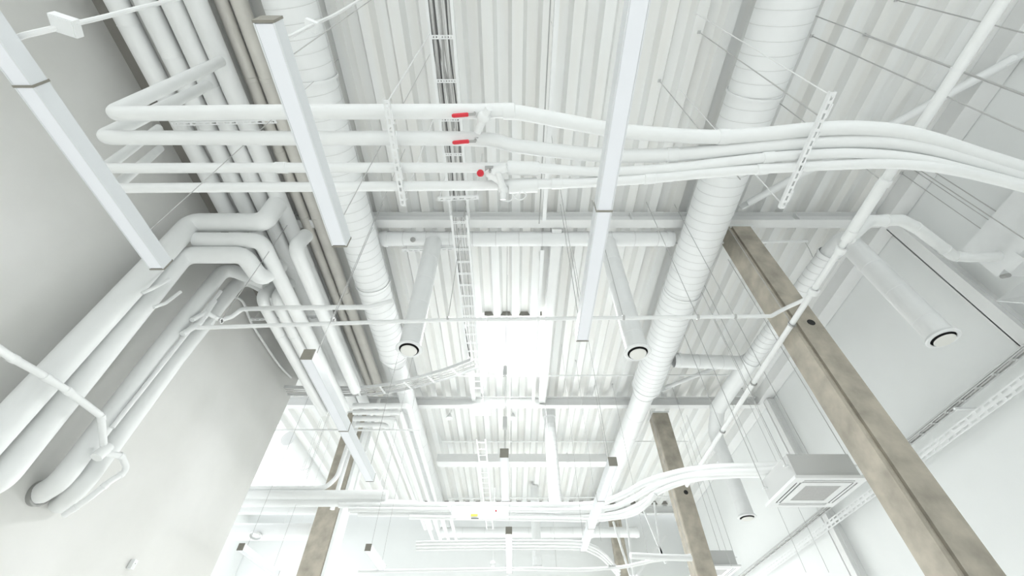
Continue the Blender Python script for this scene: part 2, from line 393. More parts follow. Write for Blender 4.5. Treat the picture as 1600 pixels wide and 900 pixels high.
# cross duct behind the nearest beam
cd = thing('cross_duct', 'white round cross duct just below the nearest cross beam', 'duct', P(0, 4.57, 6.36))
ring_seams(MB(), P(-2.4, 4.57, 6.36), P(2.95, 4.57, 6.36), .135, .42).build('duct_pipe', [DUCT, SEAM], cd)
for x in (-2.30, 2.85): clamp_at(P(x, 4.57, 6.36), (1, 0, 0), .137, cd, .08)
MB().lathe(P(-1.78, 4.50, 6.24), (-.1, -.5, -1), [(.0, 0), (.045, 0), (.045, .03), (.03, .03), (.03, .012), (0, .012)], 18).build('inspection_cap', STEEL, cd)
def diffuser_duct(x, y, ztop, zbot, r, label, top=None, spiralish=False, group='drop ducts ending in round air diffusers'):
    t = thing('air_diffuser_duct', label, 'duct', P(x, y, zbot), group)
    pts = [P(x, y, zbot+.02), P(x, y, ztop)]
    if top: pts.append(top); pts = fillet(pts, r*2.2, 9)
    MB().tube(pts, r, 28, caps=False).build('duct_pipe', DUCT, t)
    MB().lathe(P(x, y, zbot), (0, 0, 1), [(r-.012, .05), (r-.012, 0), (r+.025, 0), (r+.035, .012), (r+.012, .05), (r, .05)], 32).build('collar', DUCT, t)
    MB().lathe(P(x, y, zbot), (0, 0, 1), [(0, .07), (r-.014, .07), (r-.014, .012)], 28).build('dark_inner_ring', DARK, t)
    MB().lathe(P(x, y, zbot-.03), (0, 0, 1), [(0, 0), (r-.045, 0), (r-.035, .012), (r-.06, .02), (0, .02)], 28).build('diffuser_disc', CREAM, t)
    s = MB()
    for k in range(int((ztop-zbot)/.55)):
        z = zbot+.3+k*.55; s.lathe(P(x, y, z), (0, 0, 1), [(r, 0), (r+.004, .003), (r+.004, .009), (r, .012)], 28)
    s.build('seam', DUCT, t)
    return t
diffuser_duct(-1.42, 4.57, 6.24, 3.76, .15, 'white drop duct with round diffuser, left of the roof light')
diffuser_duct(1.72, 4.57, 6.24, 3.70, .15, 'white drop duct with round diffuser, beside the right spiral duct')
diffuser_duct(5.40, 4.05, 5.45, 3.50, .155, 'white drop duct with round diffuser hanging at the right wall')
diffuser_duct(4.95, 9.6, 5.3, 3.36, .16, 'white drop duct with round diffuser between ceiling cassette and second column', P(4.95, 9.0, 5.62))
diffuser_duct(.82, 15.9, DECK-.02, 4.05, .155, 'far white vertical drop duct behind the middle of the pipe bundle')
# duct feeding the right-hand drops
t = thing('spiral_branch_duct', 'short white spiral duct with elbow above the right drop duct', 'duct', P(5.2, 6, 5.6))
a0, a1 = P(5.28, 4.35, 5.62), P(5.05, 7.2, 5.62)
MB().tube(fillet([P(5.40, 4.05, 5.40), P(5.40, 4.05, 5.64), a0+Vector((0, .06, 0))], .22, 8), .158, 28, caps=False).build('elbow', DUCT, t)
spiral(MB(), a0, a1, .16, .14, 30).build('duct_pipe', [DUCT, SEAM], t)
clamp_at(a0, a1-a0, .162, t, .05); clamp_at(a1, a1-a0, .162, t, .05)
MB().tube(fillet([a1, P(4.98, 8.0, 5.62), P(4.95, 9.1, 5.62)], .3), .17, 28).build('duct_pipe', DUCT, t)
t = thing('cross_duct', 'white round cross duct between right spiral duct and second bay', 'duct', P(4.2, 7.35, 5.75))
ring_seams(MB(), P(3.5, 7.35, 5.75), P(4.9, 7.35, 5.68), .15, .5).build('duct_pipe', [DUCT, SEAM], t)
clamp_at(P(3.62, 7.35, 5.75), (1, 0, 0), .152, t, .06)
t = thing('far_spiral_duct', 'white vertical spiral duct dropping behind the second cross beam', 'duct', P(1.05, 10.7, 4.0))
spiral(MB(), P(1.05, 10.75, 3.75), P(1.05, 10.75, 6.35), .16, .13, 28).build('duct_pipe', [DUCT, SEAM], t)
MB().lathe(P(1.05, 10.75, 6.35), (0, 0, 1), [(.16, 0), (.19, .02), (.19, .28)], 28).build('roof_sleeve', DUCT, t)
t = thing('far_cross_duct', 'far white horizontal round duct near the end wall', 'duct', P(1, 17.0, 5.4))
ring_seams(MB(), P(-2.6, 17.0, 5.46), P(4.6, 17.0, 5.46), .17, .8).build('duct_pipe', [DUCT, SEAM], t)
for x in (-2.5, 4.5): clamp_at(P(x, 17.0, 5.46), (1, 0, 0), .172, t, .06)

# ------------------------------------------------------------------ pipes
def pipe(name, label, pts, r, m=WHITE, rad=None, collars=(), group=None, cat='pipe', n=18, soft=False, collar_w=.05, bump=.008, caps=()):
    pts = [Vector(p) for p in pts]
    path = smooth_line(pts, 6) if soft else fillet(pts, rad or r*2.0, 8)
    mid = pts[len(pts)//2]
    if not collars:
        return tag(MB().tube(path, r, n).build(name, m), label, cat, group)
    t = thing(name, label, cat, mid, group)
    MB().tube(path, r, n).build('run', m, t)
    L = [0.0]
    for i in range(1, len(path)): L.append(L[-1]+(path[i]-path[i-1]).length)
    for c in collars:
        s = c*L[-1]; i = max(j for j in range(len(L)-1) if L[j] <= s)
        d = (path[i+1]-path[i]).normalized(); p = path[i]+d*(s-L[i])
        MB().lathe(p-d*collar_w/2, d, [(r*.98, 0), (r+bump, .004), (r+bump, collar_w-.004), (r*.98, collar_w)], n).build('collar', m, t)
    return t
# four long pipes along the ceiling
G = 'long insulated ceiling pipes at left'
for i, (x, lab) in enumerate(((-4.75, 'long white ceiling pipe at left, nearest the left wall'), (-4.40, 'long white ceiling pipe at left, second from the left wall'),
                              (-4.09, 'long white ceiling pipe at left, third from the left wall'), (-3.80, 'long white ceiling pipe at left, fourth from the left wall'))):
    pipe('ceiling_pipe', lab, [P(x, -2.5, 6.1), P(x, 9.6, 6.1)], .128, collars=(.30+.03*i, .62, .83-.03*i), group=G, bump=.003, collar_w=.02)
for i, (x, r, lab) in enumerate(((-3.68, .085, 'grey beige pipe high at left, next to the white ceiling pipes'), (-3.45, .105, 'grey beige pipe high at left, next to the spiral duct'))):
    pipe('ceiling_pipe', lab, [P(x, -2.5, 6.42), P(x, 9.6, 6.42)], r, BROWN, collars=(.36, .45+.05*i, .55, .7), group='grey beige pipes high at left', bump=.005, collar_w=.06)
# continuing pipes in the next bays
for i, (u, v, vh) in enumerate(((607, 675, 664), (622, 675, 654), (636, 675, 644), (650, 675, 634))):
    p = atz(u, v, 5.55); z = 5.55
    pipe('far_ceiling_pipe', 'thin white ceiling pipe in the second bay, ' + ('nearest the left column', 'second from the left column', 'third from the left column', 'nearest the middle')[i],
         [Vector((atz(552, vh, z).x, atz(552, vh, z).y, z+EYE)), Vector((p.x, atz(552, vh, z).y, z+EYE)), P(p.x, 16.9, z)], .062, rad=.12, group='thin ceiling pipes in the second bay')
for i, u in enumerate((668, 681, 694, 707)):
    p = atz(u, 820, 4.7)
    pipe('far_ceiling_pipe', 'thin white pipe beyond the low bundle, ' + ('leftmost', 'second from left', 'third from left', 'rightmost')[i] + ' of four',
         [P(p.x, 12.4, 4.7), P(p.x, 15.6, 4.7)], .05, group='short pipes in the far bay')

# pipes crossing overhead from left to right
def zl(lst, z): return [atz(u, v, z) for u, v in lst]
G = 'pipes crossing overhead from left to right'
c1 = zl([(172, 178), (440, 175), (730, 174), (795, 174), (880, 189), (965, 204), (1060, 212), (1130, 214), (1200, 209), (1260, 203), (1330, 200), (1400, 205), (1460, 219), (1530, 242), (1640, 276)], 3.6)
def over(lst, head, r, name, label, collars):
    path = fillet(head+lst[:1]+lst[1:2], r*2.2, 8)[:-1]+smooth_line(lst[1:], 5)
    t = thing(name, label, 'pipe', lst[3], G)
    MB().tube(path, r, 20).build('run', WHITE, t)
    for p, d in collars:
        d = d.normalized(); MB().lathe(p-d*.05, d, [(r*.98, 0), (r+.006, .004), (r+.006, .096), (r*.98, .1)], 20).build('collar', WHITE, t)
    return t
over(c1, [atz(345, 96, 5.95)], .060, 'overhead_pipe', 'nearest overhead crossing pipe, carrying the upper red valve lever', [(c1[3], Vector((1, 0, 0))), (c1[7], c1[8]-c1[6])])
c2 = zl([(158, 215), (440, 216), (735, 217), (800, 227), (870, 236), (955, 243), (1050, 242), (1150, 233), (1250, 224), (1350, 221), (1420, 227), (1500, 246), (1640, 290)], 3.58)
over(c2, [atz(325, 133, 5.95)], .060, 'overhead_pipe', 'second overhead crossing pipe, carrying the lower red valve lever', [(c2[6], c2[7]-c2[5])])
c3 = zl([(163, 263), (440, 262), (735, 262), (790, 262), (860, 264), (935, 269), (1050, 263), (1130, 254), (1200, 246), (1260, 242), (1340, 240), (1430, 248), (1510, 266), (1640, 300)], 3.50)
over(c3, [atz(248, 200, 5.3)], .044, 'overhead_pipe', 'third overhead crossing pipe, with the small red valve knob', [(c3[1], Vector((1, 0, 0))), (c3[8], c3[9]-c3[7])])
c4 = zl([(178, 294), (480, 292), (735, 290), (795, 288), (870, 287), (940, 284), (1015, 279), (1100, 271), (1190, 264), (1300, 258), (1400, 256), (1500, 268), (1640, 303)], 3.46)
over(c4, [atz(250, 232, 5.3)], .044, 'overhead_pipe', 'fourth overhead crossing pipe, lowest of the four in the frame', [(c4[6], c4[7]-c4[5]), (c4[8], c4[9]-c4[7]), (c4[4], c4[5]-c4[3])])
# insulation sleeves and fittings on the third and fourth pipes
def sleeve(a, b, r, label):
    t = MB().lathe(a, b-a, [(r*.7, 0), (r, .002), (r, (b-a).length-.002), (r*.7, (b-a).length)], 20).build('insulation_sleeve', WHITE)
    tag(t, label, 'sleeve', 'thick sleeves beside the valves')
sleeve(atz(792, 262, 3.5), atz(842, 264, 3.5), .062, 'thick white sleeve on the third overhead pipe, right of the valves')
sleeve(atz(795, 291, 3.46), atz(840, 289, 3.46), .066, 'thick white sleeve on the fourth overhead pipe, right of the valves')
def fitting(u, v, z, r, label, parts):
    c = atz(u, v, z); t = thing('pipe_fitting', label, 'fitting', c, 'white fittings beside the red valves')
    MB().sphere(c, r, 16, sq=(1, .9, .9)).build('body', WHITE, t)
    for (du, dv, dz, rr) in parts:
        e = atz(u+du, v+dv, z+dz); MB().tube([c, e], [rr, rr*.85], 16).build('branch', WHITE, t)
    return t
fitting(756, 183, 3.50, .055, 'round white strainer fitting between the two upper red levers', [(8, -14, -.02, .035), (-10, 24, .0, .035)])
fitting(766, 270, 3.42, .050, 'angular white fitting next to the red valve knob', [(18, 14, 0, .045), (26, -8, 0, .04)])
fitting(786, 296, 3.40, .048, 'white fitting below the fourth overhead pipe with a drain stub', [(-8, -28, 0, .035), (0, 16, -.06, .032)])
tag(MB().tube(smooth_line(zl([(800, 303), (806, 310), (815, 312), (822, 305), (816, 299), (808, 305), (796, 314), (785, 313)], 3.36)), .006, 8).build('drain_hose', WHITE), 'thin white coiled hose hanging below the fourth overhead pipe', 'hose')
def valve(u, v, z, label, knob=False):
    c = atz(u, v, z); t = thing('ball_valve', label, 'valve', c, 'red handled valves')
    MB().tube([c+Vector((-.035, 0, .03)), c+Vector((.035, 0, .03))], .026, 8).build('body', STEEL, t, 20)
    stm = MB().tube([c+Vector((.01, 0, .02)), c+Vector((.01, -.01, -.05))], .011, 10).build('stem', STEEL, t)
    if not knob:
        a = atz(u-8, v+2, z-.05); b = atz(u-34, v+4, z-.055)
        MB().bar(c+Vector((.015, -.01, -.045)), a, .022, .006).build('lever_shank', STEEL, stm, 0)
        MB().tube([a+(b-a)*k for k in (0, .05, .9, 1)], [.012, .017, .017, .01], 12).build('lever', RED, t)
    else:
        k = atz(u-12, v+4, z-.06)
        MB().lathe(k, (-.6, -.2, -1), [(0, 0), (.028, 0), (.032, .012), (.026, .03), (0, .03)], 18).build('knob', RED, t)
valve(740, 177, 3.54, 'upper ball valve with a red lever, on the nearest overhead pipe')
valve(741, 219, 3.52, 'lower ball valve with a red lever, on the second overhead pipe')
valve(764, 266, 3.40, 'valve with a round red knob on the third overhead pipe', True)

# strut channels under the overhead pipes
def strut(a, b, n, label):
    t = thing('strut_channel', label, 'bracket', (a+b)/2, 'perforated channels carrying the overhead pipes')
    MB().perforated(a, b, .045, .004, n, lip=.035).build('channel', WMETAL, t, 0)
    for p in (a+(b-a)*.03, a+(b-a)*.97):
        MB().tube([p+Vector((0, 0, -.03)), Vector((p.x, p.y, DH(p.x)+EYE))], .0055, 8).build('threaded_rod', WIREW, t)
    for q in (.14, .36, .66, .88):
        p = a+(b-a)*q; MB().tube([p+Vector((.03, -.07, .05)), p+Vector((.03, -.05, 0)), p+Vector((.03, .05, 0)), p+Vector((.03, .07, .05))], .006, 6).build('pipe_strap', WMETAL, t)
strut(atz(603, 156, 3.40), atz(630, 322, 3.40), 14, 'perforated strut channel under the overhead pipes, left of the red valves')
strut(atz(1303, 144, 3.40), atz(1222, 326, 3.40), 14, 'perforated strut channel under the overhead pipes at right')
def xstrut(a, b, n, label):
    t = thing('strut_channel', label, 'bracket', (a+b)/2, 'perforated channels under the ceiling pipes')
    MB().perforated(a, b, .05, .004, n, up=(0, 0, 1), lip=.035).build('channel', WMETAL, t, 0)
    for q in (.04, .96):
        p = a+(b-a)*q; MB().tube([p, Vector((p.x, p.y, DH(p.x)+EYE))], .006, 8).build('threaded_rod', WIREW, t)
xstrut(atz(268, 194, 5.9), atz(432, 190, 5.9), 16, 'perforated strut channel under the ceiling pipes, near the crossing pipes')
xstrut(atz(392, 500, 5.75), atz(505, 496, 5.75), 16, 'perforated strut channel under the ceiling pipes, beside the thin branch pipe')
xstrut(atz(628, 392, 6.2), atz(716, 389, 6.2), 10, 'short perforated strut channel below the cross duct, by the cable ladder')
xstrut(atz(684, 312, 5.35), atz(748, 309, 5.35), 6, 'perforated strut channel carrying the cable ladder in front of the beam')

# thick risers on the left wall
XW = -4.98
G = 'thick insulated risers on the left wall'
def hz(u, v, y): return aty(u, v, y)
pipe('riser_pipe', 'thick white riser on the left wall, outermost of the four', [P(WLX+.04, 3.82, 1.3), P(XW, 3.82, 1.3), P(XW, 3.70, 5.58), P(-3.86, 3.70, 5.58), P(-3.80, 3.62, 6.02)], .145, rad=.17, group=G, n=24)
pipe('crossover_pipe', 'white pipe leaving the outermost riser top and turning along the ceiling', [P(-4.86, 3.85, 5.33), P(-3.86, 3.86, 5.33), P(-3.84, 8.6, 5.33)], .118, rad=.17, n=24)
pipe('riser_pipe', 'thick white riser on the left wall, second from outermost', [P(WLX+.04, 4.16, 1.75), P(XW, 4.16, 1.75), P(XW, 3.98, 5.12), P(-4.08, 3.98, 5.12), P(-3.98, 4.42, 5.08), P(-3.96, 4.60, 5.62)], .13, rad=.17, group=G, n=24)
pipe('crossover_pipe', 'white pipe with a rounded top elbow between the riser tops and the spiral duct', [P(-3.50, 4.20, 5.95), P(-3.50, 4.12, 5.5), P(-3.50, 4.5, 5.5), P(-3.50, 8.1, 5.5)], .115, rad=.17, n=22)
pipe('riser_pipe', 'slimmer white riser on the left wall, third from outermost', [P(WLX+.03, 4.92, 1.98), atx(95, 752, XW), atx(237, 562, XW), atx(352, 418, XW), P(-4.3, 4.95, 5.55)], .112, rad=.2, group=G, n=22)
pipe('riser_pipe', 'slimmer white riser on the left wall, innermost of the four', [P(WLX+.03, 5.22, 1.98), atx(128, 758, XW), atx(274, 562, XW), atx(380, 432, XW), P(-4.3, 5.2, 5.6)], .112, rad=.2, group=G, n=22)
tag(MB().lathe(P(WLX, 4.92, 1.98), (1, 0, 0), [(.112, 0), (.135, 0), (.135, .05), (.112, .05)], 24).build('pipe_flange', STEEL), 'grey metal wall flange where the third riser enters the wall', 'flange')
pipe('conduit_pipe', 'thin white pipe squeezed between the two slimmer wall risers', [atx(175, 668, -4.84), atx(345, 455, -4.84)], .028)
# U-turn pipes
for i, (x, lab) in enumerate(((-4.34, 'white U-turn pipe above the branch pipe, nearer the left wall'), (-4.08, 'white U-turn pipe above the branch pipe, further from the left wall'))):
    pipe('u_turn_pipe', lab, [P(x, 5.20, 5.85), P(x, 5.05, 5.35), P(x, 5.35, 5.30), P(x, 8.7, 5.30)], .095, rad=.2, group='U-turn pipes below the ceiling pipes', n=20, collars=(.35,), bump=.004)
# thin wall pipework, lower left
pipe('branch_pipe', 'thin white branch pipe crossing over the thick risers at far left', [atx(-40, 520, -4.55), atx(20, 560, -4.72), atx(60, 582, -4.72), atx(105, 610, -4.72), atx(158, 650, -4.72), atx(163, 705, -4.78)], .036, rad=.08, collars=(.25, .42, .55, .8), collar_w=.07, bump=.006)
pipe('branch_pipe', 'white looped branch pipe at the foot of the slimmer risers', [atx(160, 708, -4.76), atx(190, 712, -4.72), atx(200, 735, -4.72), atx(172, 752, -4.74), atx(140, 778, -4.8), atx(100, 805, -5.0)], .034, rad=.1, collars=(.2, .45, .62, .9), collar_w=.05, bump=.006)
t = MB().tube([atx(150, 715, -4.76), atx(170, 697, -4.76)], .06, 16).build('pipe_coupling', WHITE); tag(t, 'stubby white coupling on the innermost wall riser', 'fitting')
pipe('branch_pipe', 'short white pipe stub lying on the two thick risers, upper one', [atx(222, 458, -4.78), atx(240, 450, -4.74), atx(265, 436, -4.74)], .022, rad=.03)
pipe('branch_pipe', 'short white pipe stub lying on the two thick risers, lower one', [atx(240, 480, -4.78), atx(258, 474, -4.74), atx(282, 456, -4.74)], .022, rad=.03)
# thin pipes by the riser tops
pipe('branch_pipe', 'white bent branch pipe leaving the slimmer risers, upper one', [atx(300, 500, -4.82), atx(322, 488, -4.82), atx(345, 500, -4.7), atx(362, 495, -4.6), atx(378, 483, -4.5), aty(450, 481, 4.35), aty(575, 480, 4.35), P(-1.75, 4.35, 4.5)], .036, rad=.07, collars=(.12, .26), bump=.006)
pipe('branch_pipe', 'white bent branch pipe leaving the slimmer risers, lower one', [atx(285, 522, -4.82), atx(312, 505, -4.8), atx(335, 470, -4.83)], .042, rad=.06, collars=(.3, .6), bump=.007)
# curved cable at the left wall edge
tag(MB().tube(smooth_line([atx(366, 463, -5.26), atx(380, 472, -5.26), atx(392, 502, -5.26), atx(412, 535, -5.26), atx(436, 570, -5.26), atx(455, 590, -5.26)]), .026, 8).build('bare_cable', WIREW), 'grey cable curving down the left wall beside the U-turn pipes', 'cable')

# sprinkler pipes
SX = 3.76
t = thing('sprinkler_main_pipe', 'white sprinkler main running lengthwise in front of the near column', 'pipe', P(SX, 4, 3.9))
MB().tube([P(SX, .55, 3.89), P(SX, 2.8, 3.9), P(SX, 2.81, 3.9), P(SX, 9.3, 3.9)], [.046, .046, .036, .036], 16).build('run', WHITE, t)
for y in (2.1, 2.72, 2.95, 3.6): MB().lathe(P(SX, y-.04, 3.89), (0, 1, 0), [(.036, 0), (.058, .005), (.058, .075), (.036, .08)], 16).build('collar', WHITE, t)
MB().tube([P(SX, 2.1, 3.9), P(SX, 2.82, 3.9)], .056, 16).build('thicker_section', WHITE, t)
for y in (1.05, 2.1, 4.2, 5.55, 7.0):
    hr = MB().tube([P(SX, y, 3.9), P(SX, y, DH(SX))], .0055, 8).build('hanger_rod', WIRE, t)
    MB().lathe(P(SX, y-.012, 3.895), (0, 1, 0), [(.036, 0), (.05, 0), (.05, .024), (.036, .024)], 16).build('hanger_clip', STEEL if y > 4 else WMETAL, hr)
t = thing('sprinkler_branch_pipe', 'thin white sprinkler branch crossing the view level with the roof light', 'pipe', aty(700, 500, 4.02))
pts = fillet([aty(308, 512, 4.02), aty(700, 500, 4.02), aty(1205, 494, 4.02), P(3.62, 4.02, 4.0), P(SX, 3.75, 3.92)], .12)
MB().tube(pts, .026, 14).build('run', WHITE, t)
for u in (345, 520, 700, 904, 1090, 1148, 974):
    p = aty(u, 502-(u-308)*.0085, 4.02); hr = MB().tube([p, Vector((p.x, p.y, DH(p.x)+EYE))], .005, 8).build('hanger_rod', WIRE, t)
    MB().lathe(p-Vector((.014, 0, 0)), (1, 0, 0), [(.026, 0), (.037, 0), (.037, .028), (.026, .028)], 14).build('hanger_clip', WIRE, hr)
# bent pipe to the wall unit
pipe('bent_pipe', 'bent white pipe from the sprinkler main to the box on the right wall', [P(SX+.02, 2.80, 3.9), atx(1358, 345, 4.15), atx(1408, 344, 4.6), atx(1432, 356, 5.0), atx(1490, 400, 5.95), atx(1515, 402, 6.15), atx(1568, 400, 6.62)], .068, rad=.18, collars=(.22, .42, .70, .80), bump=.006)
# parallel thin conduits across
def conduit(a, b, r, label, m=WHITE): return tag(MB().tube([a, b], r, 10).build('conduit', m), label, 'conduit', 'thin conduits under the deck')
conduit(atz(640, 385, 6.3), atz(1066, 380, 6.3), .017, 'thin white conduit crossing just below the cross duct')
conduit(atz(660, 588, 6.3), atz(1138, 586, 6.3), .02, 'thin white conduit crossing below the roof light')
conduit(atz(1085, 380, 6.3), atz(1262, 377, 6.3), .022, 'short thin conduit right of the near column head')
conduit(atz(405, 672, 5.3), atz(656, 672, 5.3), .024, 'thin white conduit crossing behind the left pendant lamp')
conduit(atz(700, 779, 6.0), atz(1045, 776, 6.0), .018, 'far thin white conduit in front of the fluted deck edge')
conduit(atz(690, 690, 6.2), atz(1075, 690, 6.2), .018, 'thin white conduit crossing the second bay at mid height')

# ------------------------------------------------------------------ pendant lamps
def pendant(x, y0, y1, label, cables, joints=(), lit=False, z=2.3, w=.1, h=.105, cap_m=None):
    t = thing('pendant_lamp', label, 'lamp', P(x, (y0+y1)/2, z), 'linear pendant lamps')
    b = MB(); e = .004
    hw = w/2
    prof = [(-hw, 0), (-hw+.008, 0), (-hw+.008, .008), (hw-.008, .008), (hw-.008, 0), (hw, 0), (hw, h-.006), (hw-.006, h), (-hw+.006, h), (-hw, h-.006)]
    n = len(prof); v = [P(x+a, y, z+c) for y in (y0, y1) for a, c in prof]
    b.add(v, [(i, i+n, (i+1) % n+n, (i+1) % n) for i in range(n)]); b.build('housing', ALU, t, 0)
    MB().box(x-hw+.009, y0+.004, z+.001, x+hw-.009, y1-.004, z+.007).build('diffuser', DIFF_ON if lit else DIFF, t, 0)
    for y in (y0-.012, y1): MB().box(x-hw-.001, y, z-.001, x+hw+.001, y+.012, z+h+.001).build('end_cap', cap_m or CAP, t, 0)
    if lit: lm = area('lamp_light', (x, (y0+y1)/2, z+EYE-.012), (0, 0, 0), w-.03, y1-y0-.06, 60); lm.parent = t; lm.location = lm.location-t.location
    for y in joints: MB().box(x-hw-.002, y-.006, z-.003, x+hw+.002, y+.006, z+h+.002).build('joint_plate', CAP, t, 0)
    for y in cables:
        sw = MB().tube([P(x, y, z+h), P(x, y, DH(x))], .0035, 6).build('suspension_wire', WIRE, t)
        MB().box(x-.012, y-.02, z+h, x+.012, y+.02, z+h+.02).build('wire_clip', WMETAL, sw, 0)
    return t
pendant(-2.50, -1.2, 1.91, 'long white pendant lamp at far left, along the concrete wall', (.3, 1.68), (.70,))
pendant(-1.16, .42, 1.71, 'short white pendant lamp hanging in front of the left spiral duct', (.60, 1.60))
pendant(.58, -1.1, 2.68, 'long white pendant lamp at centre right, running out of the top of the frame', (-.9, .2, 2.55), (.20, 1.44))
pendant(-1.78, 2.93, 5.36, 'white pendant lamp with grey end cap below the left cable tray', (3.05, 5.25), (4.14,))
pendant(1.20, 4.94, 8.08, 'white pendant lamp with grey end cap crossing in front of the pipe bundle at right', (5.1, 7.95), (5.98, 7.03))
pendant(-.09, 4.73, 5.98, 'short white pendant lamp hanging directly below the roof light', (4.8, 5.8))
pendant(-.05, 7.25, 9.35, 'glowing white pendant lamp at bottom centre, switched on', (8.92, 9.25), (), True)
pendant(-2.42, 8.05, 9.25, 'short white pendant lamp right of the bottom left column', (8.2, 9.1))
pendant(-4.55, 8.02, 9.6, 'white pendant lamp at bottom left beyond the concrete wall', (8.2, 9.4))
for y, lab in ((3.0, 'upper grey cable connector hanging below the roof light'), (3.6, 'lower grey cable connector above the middle pendant lamp')):
    c = aty(789, 580 if y < 3.2 else 661, 4.75)
    tag(MB().obox(c, (1, 0, 0), (0, 1, 0), (0, 0, 1), .026, .026, .075).build('cable_connector', GREYP), lab, 'connector', 'grey cable connectors')
# electrical feed of the left lamp
jb = thing('junction_box', 'white square junction box on the cable at top left', 'box', atz(103, 39, 2.55))
c = atz(103, 39, 2.55)
MB().obox(c, (1, .35, 0), (-.35, 1, 0), (0, 0, 1), .055, .042, .025).build('body', WMETAL, jb, 0)
MB().obox(c+Vector((0, 0, -.027)), (1, .35, 0), (-.35, 1, 0), (0, 0, 1), .050, .037, .004).build('lid', WMETAL, jb, 0)
def cable(name, label, pts, r, m=WIREW, group=None): return tag(MB().tube(smooth_line(pts), r, 8).build(name, m), label, 'cable', group)
cable('power_cable', 'thin white cable from the junction box to the top edge', [atz(117, 37, 2.55), atz(160, 27, 2.75), atz(215, 13, 3.0), atz(290, -5, 3.5)], .012)
cable('power_cable', 'thick white cable pair from the far left lamp to the junction box', [atz(22, 62, 2.45), atz(35, 56, 2.45), atz(60, 50, 2.48), atz(90, 43, 2.53)], .014)
cable('power_cable', 'thin white cable looping down the side of the far left lamp', [atz(28, 60, 2.43), atz(30, 72, 2.43), atz(42, 88, 2.43), atz(54, 103, 2.43), atz(58, 116, 2.42), atz(55, 121, 2.4)], .008)
cable('power_cable', 'white cable bending from the short left lamp up to the deck', [atz(438, 34, 2.42), atz(443, 48, 2.43), atz(450, 58, 2.5), atz(490, 38, 3.0), atz(525, 22, 3.5), atz(570, -5, 4.0)], .010)
c = atz(487, 40, 3.0)
tag(MB().obox(c, (1, .4, 0), (-.4, 1, 0), (0, 0, 1), .035, .03, .02).build('junction_box', WMETAL, None, 0), 'small white junction box on the cable over the left spiral duct', 'box')

# ------------------------------------------------------------------ cable ladders and trays
def ladder(name, label, a, b, w, step, side=.06, holes=9, cat='cable tray', group='cable ladders', m=WMETAL, rung=.045):
    t = thing(name, label, cat, (a+b)/2, group)
    d = (b-a); L = d.length; d.normalize(); x = d.cross(Vector((0, 0, 1))).normalized(); z = x.cross(d)
    for s in (-1, 1):
        r_ = MB(); r_.obox((a+b)/2+x*s*w/2+z*side/2, d, x, z, L/2, .004, side/2)
        r_.obox((a+b)/2+x*s*(w/2-.014)+z*.002, d, x, z, L/2, .018, .003); r_.build('side_rail', m, t, 0)
    k = int(L/step)
    for i in range(k):
        p = a+d*(i+.5)*step
        MB().perforated(p-x*(w/2), p+x*(w/2), rung, .004, holes, web=.5).build('rung', m, t, 0)
    return t
TX, TW = -.83, .31
ladder('cable_ladder', 'wide cable ladder full of grey cables at top centre, in front of the nearest beam', P(TX, -1.5, 5.75), P(TX, 3.75, 5.75), TW, .49)
ladder('cable_ladder', 'long cable ladder with dense rungs running past the left side of the roof light', P(TX+.02, 3.55, 5.55), P(TX+.02, 8.3, 5.55), .27, .26)
t = ladder('cable_ladder', 'narrow cable ladder continuing behind the second cross beam', P(-.80, 10.3, 5.5), P(-.80, 17.2, 5.5), .25, .35, .04, 5)
# curved tray to the left
def tray_curve(label, pts, w, step, side=.07):
    path = smooth_line(pts, 8); t = thing('curved_cable_tray', label, 'cable tray', pts[len(pts)//2], 'cable ladders')
    offs = []
    for i, p in enumerate(path):
        d = (path[min(i+1, len(path)-1)]-path[max(i-1, 0)]).normalized(); offs.append((p, d, d.cross(Vector((0, 0, 1))).normalized()))
    for s in (-1, 1):
        b = MB()
        for i in range(len(offs)-1):
            a = offs[i][0]+offs[i][2]*s*w/2; c = offs[i+1][0]+offs[i+1][2]*s*w/2
            b.bar(a+Vector((0, 0, side/2)), c+Vector((0, 0, side/2)), .006, side)
        b.build('side_rail', WMETAL, t, 0)
    acc = 0
    for i in range(len(offs)-1):
        acc += (offs[i+1][0]-offs[i][0]).length
        if acc > step:
            acc = 0; p, d, x = offs[i]; MB().perforated(p-x*w/2, p+x*w/2, .045, .004, 6, web=.5).build('rung', WMETAL, t, 0)
    return t
cur = [atz(446, 612, 5.6), atz(480, 613, 5.6), atz(560, 613, 5.6), atz(620, 606, 5.6), atz(690, 588, 5.5), atz(742, 570, 5.4)]
tray_curve('curved cable tray sweeping left from the roof light towards the concrete wall', cur, .30, .55)
for i in range(4):
    o = -.09+.06*i
    cable('tray_cable', ('grey cable lying in the curved tray, nearest its front rail', 'grey cable lying in the curved tray, second from its front rail', 'grey cable lying in the curved tray, third from its front rail', 'grey cable lying in the curved tray, nearest its rear rail')[i],
          [p+Vector((0, o+random.uniform(-.02, .02), .022)) for p in cur], .011, LGREY, 'cables in the curved tray')
